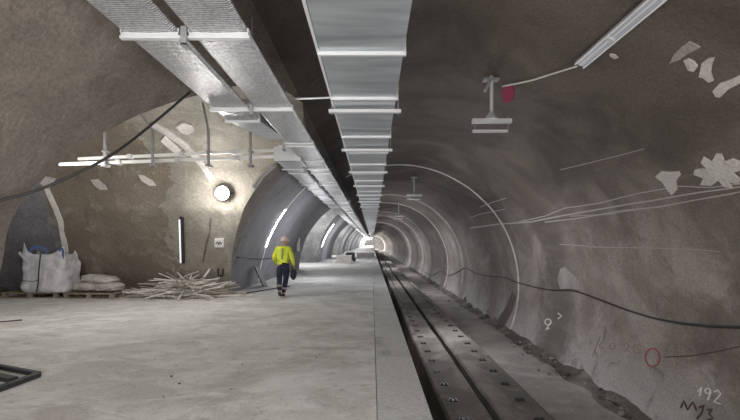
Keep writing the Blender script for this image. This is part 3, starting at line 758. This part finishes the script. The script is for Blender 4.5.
# ------------------------------------------------------------------ stick pile
GS = 'sticks tangled in the pile'
def stick_mesh(L, r, bend, m):
    bm = NB(); tube(bm, [(-L / 2, 0, 0), (-L / 6, bend, bend * .4), (L / 6, bend * .8, -bend * .3), (L / 2, 0, 0)], r, 6, .75)
    me = bpy.data.meshes.new('stick'); bm.to_mesh(me); bm.free(); me.materials.append(M[m]); return me
sms = [stick_mesh(random.uniform(.7, 1.7), random.uniform(.014, .026), random.uniform(-.06, .06), 'stick' if i % 2 else 'stick2') for i in range(12)]
for i in range(150):
    u = random.gauss(0, .40); u = max(-1, min(1, u)); hgt = .50 * (1 - abs(u) ** 1.3)
    x = -5.62 + u * 1.32; y = 12.0 + random.uniform(-.45, .32)
    z = .04 + random.random() ** 1.2 * hgt
    o = bpy.data.objects.new('stick', random.choice(sms)); C.objects.link(o)
    tl = random.gauss(0, .22); 
    mx = max(.02, z - .02) ; hl = .8
    if abs(math.sin(tl)) * hl > mx: tl = math.copysign(math.asin(min(1, mx / hl)), tl)
    rz = random.gauss(0, .55) + (math.pi if random.random() < .5 else 0)
    dy = abs(math.sin(rz)) * .85
    y = min(y, 12.5 - dy)
    o.location = (x, y, z); o.rotation_euler = (random.uniform(0, 6), tl, rz)
    tag(o, 'pale stick tangled in the low pile against the passage wall', 'stick', GS)
bm = NB(); tube(bm, [(-5.55, 12.1, .12), (-5.2, 12.3, .5), (-5.0, 12.35, .8)], .035, 7); tag(link('stick', bm, M['stick']), 'thicker pale stick leaning up out of the pile', 'stick')
bm = NB(); tube(bm, [(-4.98, 12.5, .78), (-4.9, 12.42, 1.35), (-4.72, 12.2, 1.9)], .012, 6); tag(link('stick', bm, M['stick2']), 'thin bent rod standing up against the passage wall', 'rod')
# dust under the pile
def heap(name, cx, cy, rx, ry, h, m, label, cat, seed, z0=0, kind='stuff'):
    bm = NB(); rows = []
    for j in range(9):
        s = 1 - j / 8
        rows.append([bm.verts.new((cx + rx * s * math.cos(t) * (1 + .25 * noise.noise(Vector((math.cos(t) * 2, math.sin(t) * 2, seed)))), cy + ry * s * math.sin(t), z0 + h * (1 - s * s) * (1 + .5 * noise.noise(Vector((s * 4 * math.cos(t), s * 4 * math.sin(t), seed)))))) for t in [2 * math.pi * i / 36 for i in range(36)]])
    for a, b in zip(rows, rows[1:]):
        for i in range(36): bm.faces.new((a[i], a[(i + 1) % 36], b[(i + 1) % 36], b[i]))
    return tag(link(name, bm, m, None, True), label, cat, None, kind)
heap('dirt_heap', -5.6, 12.15, 1.45, .5, .28, M['stick2'], 'grey dust and offcuts heaped under the stick pile', 'dirt', 3)

# ------------------------------------------------------------------ steel frame on the floor
def fp(px, py): Y = F * H / (py - 243); return Vector(((px - 372) / F * Y, Y, 0))
tip = fp(39, 376.5); d1 = (fp(0, 369) - tip).normalized(); d2 = (fp(0, 391) - tip).normalized()
t = empty('steel_frame', tip, 'black steel frame lying on the platform at the lower left edge', 'frame')
def fb(a, b, w, nm='frame_bar'):
    bm = NB(); bar(bm, a, b, w, .05); link(nm, bm, M['black_steel'], t)
Z = Vector((0, 0, .028))
fb(Z, d1 * 1.5 + Z, .05); fb(Z + d2 * .02, d2 * 1.0 + Z, .085); fb(d1 * 1.5 + Z, d1 * 1.5 + d2 * 1.0 + Z, .05); fb(d2 * 1.0 + Z, d1 * 1.5 + d2 * 1.0 + Z, .05)
fb(d2 * .24 + d1*.12 + Z, d1 * 1.5 + d2 * .24 + Z, .09, 'inner_bar')
bm = NB(); a = fp(-6, 323); b = fp(22, 320.5); bar(bm, a + Vector((0, 0, .012)), b + Vector((0, 0, .012)), .03, .02)
tag(link('rod', bm, M['brown_paint']), 'thin reddish rod lying on the platform near the left edge', 'rod')

# ------------------------------------------------------------------ dirt and rubble along the wall base
bm = NB(); rows = []
for y in frange(3.5, 70, .22):
    nz = noise.noise(Vector((0, y * .9, 2))); n2 = noise.noise(Vector((4, y * 3.1, 2)))
    w = .25 + .28 * nz; h = .10 + .14 * nz + .06 * n2
    xw = XC + math.sqrt(RAD ** 2 - (-2.73 - ZC) ** 2)
    rows.append([bm.verts.new(p) for p in ((xw - w - .3, y, -2.76), (xw - w * .8 + .05 * n2, y, -2.68 + .05 * n2), (xw - w * .4, y, -2.68 + h * .5 + .04 * noise.noise(Vector((1, y * 5, 1)))), (xw - .02, y, -2.70 + h), (xw + .25 + h * .2, y, -2.55 + h * 1.2))])
for a, b in zip(rows, rows[1:]):
    for i in range(4): bm.faces.new((a[i], a[i + 1], b[i + 1], b[i]))
tag(link('dirt', bm, M['dirt']), 'dark dirt heaped along the foot of the right wall', 'dirt', None, 'stuff')
sm = []
for s in range(5):
    bm = NB(); bmesh.ops.create_icosphere(bm, subdivisions=2, radius=1)
    for v in bm.verts: v.co *= 1 + .35 * noise.noise(v.co * 1.7 + Vector((s * 5, 0, 0)))
    me = bpy.data.meshes.new('stone'); bm.to_mesh(me); bm.free(); me.materials.append(M['dirt'] if s % 2 else M['ledge']); sm.append(me)
for i in range(110):
    y = 5.5 + 26 * random.random() ** 1.6; r = random.uniform(.02, .065)
    xx = 6.55 - abs(random.gauss(0, .35))
    o = bpy.data.objects.new('stone', sm[i % 5]); C.objects.link(o)
    o.location = (xx, y, -2.72 + r * .5 + max(0, xx - 6.1) * .3); o.scale = (r, r * 1.3, r * .8); o.rotation_euler.z = random.random() * 6
    tag(o, 'small stone scattered along the dirt at the foot of the right wall', 'stone', 'stones at the right wall')
# dark torn membrane hanging at ring 1 foot
patch('torn_sheet', [(494, 330), (499, 318), (506, 308), (513, 291), (516, 296), (512, 312), (506, 324), (500, 333)], M['dirt'], 'dark torn sheet on the wall foot below the near ring joint', 'sheet', off=.05)
patch('torn_sheet', [(452, 312), (460, 304), (466, 296), (468, 306), (475, 318), (466, 318)], M['dirt'], 'dark torn sheet on the wall foot, farther one near the second ring', 'sheet', off=.05)
# small floor pebbles on platform
for i in range(16):
    px = random.uniform(150, 330); py = random.uniform(305, 400)
    p = fp(px, py); r = random.uniform(.006, .013)
    o = bpy.data.objects.new('pebble', sm[1]); C.objects.link(o); o.location = (p.x, p.y, r * .5); o.scale = (r, r, r * .7)
    tag(o, 'tiny dark pebble lying on the dusty platform', 'pebble', 'pebbles on the platform')

# ------------------------------------------------------------------ far platform items
t = empty('barrier', (-2.2, 31.6, 0), 'low white barrier block standing on the platform in mid distance', 'barrier')
bm = NB(); box(bm, (0, 0, .32), (1.15, .5, .5)); box(bm, (0, 0, .035), (1.3, .6, .07)); link('block', bm, M['plaster'], t)
bm = NB(); box(bm, (0, 0, .60), (1.2, .56, .06)); link('cap', bm, M['white_paint'], t)
t = empty('generator', (-1.9, 35, 0), 'dark machine on the platform behind the low white barrier', 'machine')
bm = NB(); box(bm, (0, 0, .45), (.8, .7, .6)); link('body', bm, M['black_steel'], t)
bm = NB(); box(bm, (0, 0, .8), (.6, .5, .12)); link('hood', bm, M['steel'], t)
for x in (-.35, .35):
    bm = NB(); tube(bm, [(x, -.38, .16), (x, .38, .16)], .16, 14); link('wheel', bm, M['dark'], t)
t = empty('crate', (-1.05, 46, 0), 'wide pale crate across the platform, farther than the machine', 'crate')
bm = NB(); box(bm, (.3, 0, .22), (2.0, 1.0, .44)); link('body', bm, M['plaster'], t)
bm = NB(); box(bm, (.3, 0, .47), (2.1, 1.1, .06)); link('lid', bm, M['white_paint'], t)
# leaning board behind the worker and wall box
t = empty('leaning_board', (-4.22, 14.6, 0), 'dark board leaning on the left wall behind the worker', 'board')
bm = NB(); bar(bm, (.32, 0, .02), (-.02, .1, .72), .5, .04, (1, 0, .4)); link('panel', bm, M['black_steel'], t)
p = wallpt(22.3, 180 - math.degrees(math.asin((1.6 - ZC) / RAD)), .05)
t = empty('wall_box', p, 'narrow yellowish box on the left wall right of the worker', 'box')
bm = NB(); box(bm, (0, 0, 0), (.12, .28, .85)); link('case', bm, M['stick'], t)
bm = NB(); box(bm, (.065, 0, 0), (.012, .22, .75)); link('door', bm, M['seam'], t)
bm = NB(); bar(bm, (-3.95, 12.6, .03), (-3.0, 14.6, .03), .05, .03); 
tag(link('plank', bm, M['dark']), 'dark hose lying on the platform right of the worker feet', 'hose')
bpy.data.objects['plank'].name = 'hose'

# ------------------------------------------------------------------ person
def skin_bm(verts, edges, root=0, sub=2):
    me = bpy.data.meshes.new('tmp'); me.from_pydata([v[:3] for v in verts], edges, []); o = bpy.data.objects.new('tmp', me); C.objects.link(o)
    md = o.modifiers.new('s', 'SKIN')
    for i, v in enumerate(verts):
        sv = me.skin_vertices[0].data[i]; r = v[3]; sv.radius = r if isinstance(r, tuple) else (r, r); sv.use_root = (i == root)
    md.use_smooth_shade = True
    ss = o.modifiers.new('u', 'SUBSURF'); ss.levels = sub; ss.render_levels = sub
    dg = bpy.context.evaluated_depsgraph_get(); dg.update()
    me2 = bpy.data.meshes.new_from_object(o.evaluated_get(dg))
    bm = NB(); bm.from_mesh(me2); bpy.data.objects.remove(o); bpy.data.meshes.remove(me); bpy.data.meshes.remove(me2)
    return bm
def merge(bm, other):
    me = bpy.data.meshes.new('t'); other.to_mesh(me); other.free(); bm.from_mesh(me); bpy.data.meshes.remove(me)
P = empty('person', (-2.64, 11.85, 0), 'worker seen from behind in yellow high visibility top and navy trousers, walking away', 'person')
J = dict(pel=(0, 0, .95), sp=(0, .01, 1.12), ch=(0, .05, 1.33), nk=(.01, .07, 1.50), nk2=(.015, .09, 1.56), hd=(.03, .115, 1.65), hd2=(.03, .12, 1.72),
         sl=(-.18, .04, 1.42), el=(-.27, .0, 1.15), wl=(-.23, .2, 1.0), sr=(.18, .04, 1.42), er=(.27, -.01, 1.15), wr=(.30, .1, .92),
         hl=(-.10, 0, .9), kl=(-.11, .03, .50), al=(-.05, -.22, .20), hr=(.10, 0, .9), kr=(.07, .10, .50), ar=(.0, .03, .10), fl=(-.04, -.12, .07), tl=(-.04, -.03, .06), fr=(.0, .12, .05), tr=(.0, .2, .045))
def chain(keys_r, conn):
    names = list(keys_r); vs = [(*J[n], keys_r[n]) for n in names]; return vs, [(names.index(a), names.index(b)) for a, b in conn]
v, e = chain(dict(pel=(.14, .11), sp=(.13, .10), ch=(.15, .11), nk=.06, nk2=.055, hd=(.075, .09), hd2=(.06, .075), sl=.06, el=.042, wl=.028, sr=.06, er=.042, wr=.028, hl=.085, kl=.055, al=.04, tl=.03, hr=.085, kr=.055, ar=.04, tr=.03),
    [('pel', 'sp'), ('sp', 'ch'), ('ch', 'nk'), ('nk', 'nk2'), ('nk2', 'hd'), ('hd', 'hd2'), ('ch', 'sl'), ('sl', 'el'), ('el', 'wl'), ('ch', 'sr'), ('sr', 'er'), ('er', 'wr'), ('pel', 'hl'), ('hl', 'kl'), ('kl', 'al'), ('al', 'tl'), ('pel', 'hr'), ('hr', 'kr'), ('kr', 'ar'), ('ar', 'tr')])
body = skin_bm(v, e)
def hand(w, d, side):
    w = Vector(w); d = Vector(d).normalized(); across = d.cross(Vector((side, 0, .1))).normalized(); nrm = across.cross(d)
    merge(body, skin_bm([(*w, .026), (*(w + d * .05), (.034, .018)), (*(w + d * .09), (.036, .016))], [(0, 1), (1, 2)], 0, 1))
    for i, L in enumerate((.07, .08, .075, .06)):
        b = w + d * .085 + across * (-.026 + i * .0175)
        merge(body, skin_bm([(*(b - d * .02), .010), (*(b + d * L * .45), .009), (*(b + d * L * .8 + nrm * .02), .0085), (*(b + d * L * .85 + nrm * .045), .007)], [(0, 1), (1, 2), (2, 3)], 0, 1))
    b = w + d * .03 - across * .03
    merge(body, skin_bm([(*b, .012), (*(b + d * .03 - across * .02 + nrm * .01), .011), (*(b + d * .06 - across * .022 + nrm * .025), .009)], [(0, 1), (1, 2)], 0, 1))
hand(J['wl'], (.05, .9, -.4), -1); hand(J['wr'], (.02, .1, -1), 1)
# face: nose, ears
for c, s in (((.03, .215, 1.64), (.018, .025, .03)), ((-.055, .11, 1.645), (.012, .02, .034)), ((.115, .11, 1.645), (.012, .02, .034)), ((.0, .19, 1.665), (.014, .008, .008)), ((.06, .19, 1.665), (.014, .008, .008)), ((.03, .198, 1.6), (.03, .008, .007))):
    b2 = NB(); bmesh.ops.create_uvsphere(b2, u_segments=12, v_segments=8, radius=1)
    for q in b2.verts: q.co = Vector((q.co.x * s[0] + c[0], q.co.y * s[1] + c[1], q.co.z * s[2] + c[2]))
    merge(body, b2)
link('body', body, M['skin'], P, True)
J['sp0'] = (0, .0, 1.04)
v, e = chain(dict(sp0=(.185, .135), sp=(.185, .14), ch=(.20, .15), nk=(.09, .085), sl=.088, el=.072, wl=.05, sr=.088, er=.072, wr=.05), [('sp0', 'sp'), ('sp', 'ch'), ('ch', 'nk'), ('ch', 'sl'), ('sl', 'el'), ('el', 'wl'), ('ch', 'sr'), ('sr', 'er'), ('er', 'wr')])
link('shirt', skin_bm(v, e, 1), M['hivis'], P, True)
J['sp1'] = (0, .0, 1.06)
v, e = chain(dict(pel=(.185, .15), sp1=(.175, .13), hl=.118, kl=.085, al=.068, hr=.118, kr=.085, ar=.068), [('pel', 'sp1'), ('pel', 'hl'), ('hl', 'kl'), ('kl', 'al'), ('pel', 'hr'), ('hr', 'kr'), ('kr', 'ar')])
link('trousers', skin_bm(v, e), M['navy'], P, True)
for a, b, c in (('al', 'fl', 'tl'), ('ar', 'fr', 'tr')):
    J['q'] = (J[a][0], J[a][1] - .02, max(.05, J[a][2] - .08))
    v, e = chain({a: .055, 'q': .05, b: (.05, .045), c: (.045, .04)}, [(a, 'q'), ('q', b), (b, c)]); link('boot', skin_bm(v, e), M['boot'], P, True)
bm = NB(); lathe(bm, [(.155, -.005), (.155, .006), (.128, .012), (.125, .05), (.105, .095), (.06, .13), (.01, .142)], (.03, .115, 1.665), 24); bm2 = NB(); box(bm, (.03, .26, 1.665), (.16, .08, .008)); bm2.free()
hm = link('helmet', bm, M['helmet'], P, True)
bm = NB(); lathe(bm, [(.10, -.004), (.165, -.004), (.165, .004), (.10, .006)], (.03, .15, 1.662), 24); link('brim', bm, M['helmet'], hm)
for k_, a_ in (('kl', 'al'), ('kr', 'ar')):
    a0 = Vector(J[k_]).lerp(Vector(J[a_]), .55); a1 = Vector(J[k_]).lerp(Vector(J[a_]), .70)
    bm = NB(); tube(bm, [a0, a1], .082, 16); link('reflective_band', bm, M['seam_dull'], P, True)
bm = NB(); tube(bm, [(0, -.125, 1.12), (0, -.11, 1.28), (0, -.09, 1.44)], .022, 6); link('reflective_strip', bm, M['seam_dull'], P)
t = empty('tool_bag', (-2.345, 11.96, .62), 'dark cloth bag hanging from the right hand of the worker', 'bag')
bm = NB(); bmesh.ops.create_icosphere(bm, subdivisions=3, radius=1)
for q in bm.verts: q.co = Vector((q.co.x * .09, q.co.y * .17, q.co.z * .16 + .04)) * (1 + .15 * noise.noise(q.co * 2))
link('pouch', bm, M['navy'], t, True)
bm = NB(); tube(bm, spline([(0, -.1, .16), (-.02, -.04, .30), (-.02, .04, .30), (0, .1, .16)], 5), .012, 6); link('handle', bm, M['navy'], t, True)

# ------------------------------------------------------------------ lights
def point(x, y, z, w, r=.15, col=(1, .97, .93)):
    l = bpy.data.lights.new('lamp', 'POINT'); l.energy = w; l.shadow_soft_size = r; l.color = col
    o = bpy.data.objects.new('lamp', l); C.objects.link(o); o.location = (x, y, z); return o
def area(loc, tgt, sx, sy, w, col=(1, .97, .93)):
    l = bpy.data.lights.new('lamp_area', 'AREA'); l.shape = 'RECTANGLE'; l.size = sx; l.size_y = sy; l.energy = w; l.color = col
    o = bpy.data.objects.new('lamp_area', l); C.objects.link(o); o.location = loc
    o.rotation_euler = (Vector(tgt) - Vector(loc)).to_track_quat('-Z', 'Y').to_euler(); return o
fl_ = onpass(225, 194, .45); point(fl_.x, fl_.y, fl_.z, 60, .12)
# unseen fill lights added without fixtures, in passage, tunnel and behind camera
point(-9.0, 7.0, 3.3, 80, .4, (1, .98, .94))
point(-6.0, 8.0, 2.9, 75, .4, (1, .98, .94))
point(-2.4, 0.2, 1.0, 150, 1.0, (1, .98, .97))
point(-1.0, -4.5, 1.7, 620, 1.2, (1, .98, .97))
point(-1.0, -1.0, 2.2, 130, .4, (1, .98, .97))
point(3.2, -2.0, .2, 640, 1.0, (1, .97, .95))
for k in range(0, NK):
    if k: point(-5.2, 8.8 + 20 * k, 3.4, 380, .3, (.97, .98, 1))
    point(-2.4, 17.6 + 20 * k, 1.7, 75 + 45 * k, .4, (.95, .96, 1))
    if k < 4: point(2.8, 14.6 + 20 * k, 0.7, 190 + 50 * k, .5, (.98, .97, 1))  # added fill on the track side, no fixture
for y in (150, 175, 200, 222): point(-1.5, y, 1.9, 2200, .4)
point(2.5, 225, 1.2, 4200, .6)
w = bpy.data.worlds.new('World'); bpy.context.scene.world = w; w.use_nodes = True
w.node_tree.nodes['Background'].inputs[0].default_value = (.5, .5, .52, 1); w.node_tree.nodes['Background'].inputs[1].default_value = 0.0

cam = bpy.data.cameras.new('Camera'); co = bpy.data.objects.new('Camera', cam); C.objects.link(co)
co.location = (0, 0, H); co.rotation_euler = (R_(90), 0, 0); cam.sensor_width = 36; cam.lens = F / 740 * 36
cam.shift_x = -2 / 740; cam.shift_y = 33 / 740; cam.clip_end = 400
sc = bpy.context.scene; sc.camera = co
sc.view_settings.view_transform = 'Standard'; sc.view_settings.look = 'None'; sc.view_settings.gamma = 1; sc.view_settings.use_curve_mapping = False
sc.view_settings.exposure = 0.45
